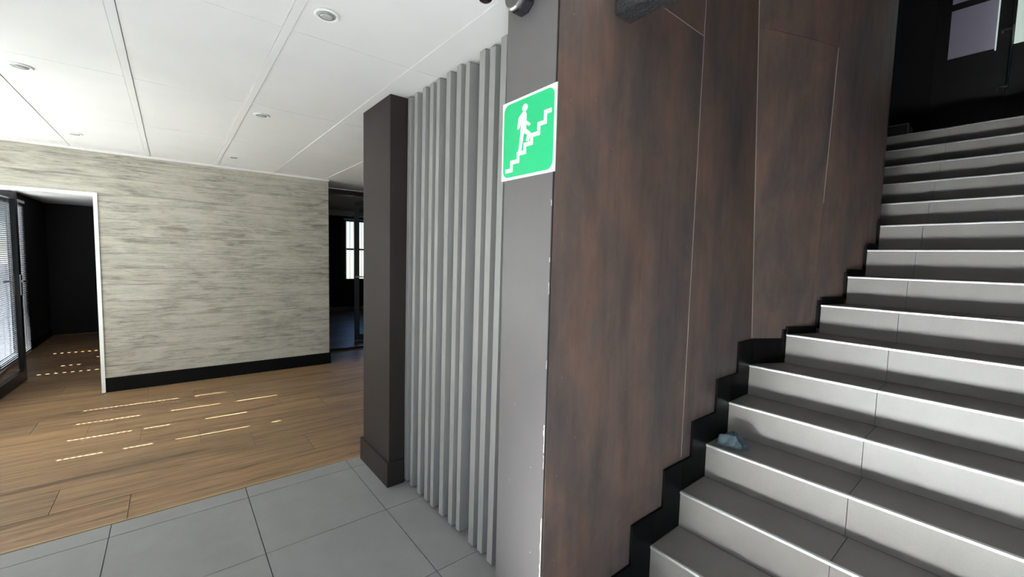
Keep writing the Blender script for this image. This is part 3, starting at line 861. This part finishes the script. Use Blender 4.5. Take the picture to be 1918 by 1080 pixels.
# ------------------------------------------------------------------ top of the stairs
XT = 6.3
struct('wall_stair_top', 'blackwall', [(XT, XT + 0.1, -1.2, 1.16, 0, TOPZ)], 'black wall with a door at the top of the stairs', 'wall')
struct('wall_stair_right', 'darkwall', [(1.3, XT, -1.3, -1.2, 0, TOPZ), (1.381, 1.4, -1.3, -1.2, 0, CEIL)], 'dark right hand wall of the stairwell', 'wall')
struct('ceiling_stairwell', 'darkwall', [(1.3, XT + 0.1, -1.3, 1.2, TOPZ, TOPZ + 0.1)], 'roof over the stairwell', 'ceiling')
struct('wall_over_beam', 'darkwall', [(1.282, 1.378, -1.2, 1.03, 2.81, TOPZ)], 'wall above the rough black beam', 'wall')
struct('wall_back', 'backwall', [(XL, 1.4, -4.3, -4.2, 0, CEIL + .1), (1.3, 1.38, -4.2, -1.2, 0, CEIL + .1)], 'wall behind the camera', 'wall')
d4 = thing('door_4', 'black door with a lilac pane and steel pull bar at the top of the stairs', 'door', (XT - 0.02, 0.4, RI * NST), kind='structure')
xf = XT - 0.045
zb = RI * NST + 0.01
bm = bmesh.new(); bb(bm, xf, XT - 0.001, 0.290, 0.80, zb, 3.62); bb(bm, xf, XT - 0.001, 0.705, 0.80, 3.62, 4.75); bb(bm, xf, XT - 0.001, 0.290, 0.36, 3.62, 4.75); bb(bm, xf, XT - 0.001, 0.36, 0.705, 4.10, 4.16); bb(bm, xf, XT - 0.001, 0.36, 0.705, 4.65, 4.75)
obj('door_leaf', bm, 'black', d4)
bm = bmesh.new(); bb(bm, xf + 0.012, XT - 0.012, 0.385, 0.704, 3.621, 4.099); obj('lilac_pane', bm, 'lilac', d4)
bm = bmesh.new(); bb(bm, xf + 0.012, XT - 0.012, 0.361, 0.704, 4.161, 4.649); obj('lilac_pane', bm, 'lilac', d4)
bm = bmesh.new(); bb(bm, xf - 0.004, xf + 0.012, 0.374, 0.384, 3.60, 4.12); obj('light_gap_glow', bm, 'lit', d4)  # glowing strip stands in for daylight leaking at the pane edge
pb = bmesh.new()
lathe(pb, [(0.006, 3.20), (0.006, 3.78)], (xf - 0.06, 0.275, 0), 'z', 12); hb = obj('pull_bar', pb, 'steel', d4)
for z_ in (3.215, 3.745):
    bm = bmesh.new(); bb(bm, xf - 0.066, xf - 0.054, 0.276, 0.345, z_, z_ + 0.014); bb(bm, xf - 0.066, xf, 0.335, 0.347, z_, z_ + 0.014); obj('bracket', bm, 'steel', hb)
bm = bmesh.new(); bb(bm, xf, XT - 0.001, -0.35, 0.286, zb, 3.62); bb(bm, xf, XT - 0.001, 0.266, 0.286, 3.62, 4.75); bb(bm, xf, XT - 0.001, -0.35, -0.25, 3.62, 4.75); obj('door_leaf', bm, 'black', d4)
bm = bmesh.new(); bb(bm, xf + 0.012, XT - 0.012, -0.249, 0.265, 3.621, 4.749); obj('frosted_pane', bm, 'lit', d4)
lk = thing('landing_kerb', 'low grey tiled kerb at the left of the top landing', 'kerb', (5.9, 1.04, RI * NST))
bm = bmesh.new(); bb(bm, 5.90, 6.15, 0.905, 1.10, RI * NST + 0.001, RI * NST + 0.30); obj('kerb_block', bm, 'stair_tile', lk)
bm = bmesh.new(); bb(bm, 5.894, 5.8995, 0.900, 1.10, RI * NST + 0.293, RI * NST + 0.301); bb(bm, 5.894, 5.8995, 0.900, 0.908, RI * NST + 0.20, RI * NST + 0.293); obj('edge_trim', bm, 'alu', lk)

# ------------------------------------------------------------------ crumpled cloth on the third step
rag = thing('cleaning_cloth', 'crumpled blue grey cloth lying at the left end of the third step', 'cloth', (2.256, 0.922, RI * 3))
bm = bmesh.new()
rr = random.Random(5)
NA, NR = 72, 26
RX, RY, RZ = 2.256, 0.922, RI * 3
def rag_pt(q, a):
    lobes = 1 + 0.13 * math.sin(3 * a + 0.4) + 0.09 * math.sin(5 * a + 1.9) + 0.05 * math.sin(8 * a + 0.7)
    p = Vector((math.cos(a) * q, math.sin(a) * q, 0.37))
    rd = 1 - abs(2 * noise.noise(p * 1.45 + Vector((4.2, 1.3, 0)))) * 1.35
    rd2 = 1 - abs(2 * noise.noise(p * 4.3 + Vector((1.2, 7.3, 0.5)))) * 1.2
    h = max(0.0, 1 - q ** 3.2) ** 0.75
    z = 0.074 * h * (0.34 + 0.58 * rd + 0.08 * rd2)
    bulge = 1 + 0.10 * math.sin(6 * a + 9 * q)
    r_ = 0.063 * lobes * (q ** 0.72) * (bulge if q < 0.95 else 1)
    return (RX + r_ * math.cos(a) * 0.86, RY + r_ * math.sin(a) * 1.08, RZ + 0.0015 + max(0.0008, z))
rings = [[bm.verts.new(rag_pt((j + 1) / NR, 2 * math.pi * i / NA)) for i in range(NA)] for j in range(NR)]
cv = bm.verts.new(rag_pt(0.0, 0.0))
for i in range(NA): bm.faces.new((cv, rings[0][i], rings[0][(i + 1) % NA]))
for a_, b_ in zip(rings, rings[1:]):
    for i in range(NA): bm.faces.new((a_[i], b_[i], b_[(i + 1) % NA], a_[(i + 1) % NA]))
bmesh.ops.recalc_face_normals(bm, faces=bm.faces)
obj('crumpled_fabric', bm, 'cloth', rag, smooth=True)
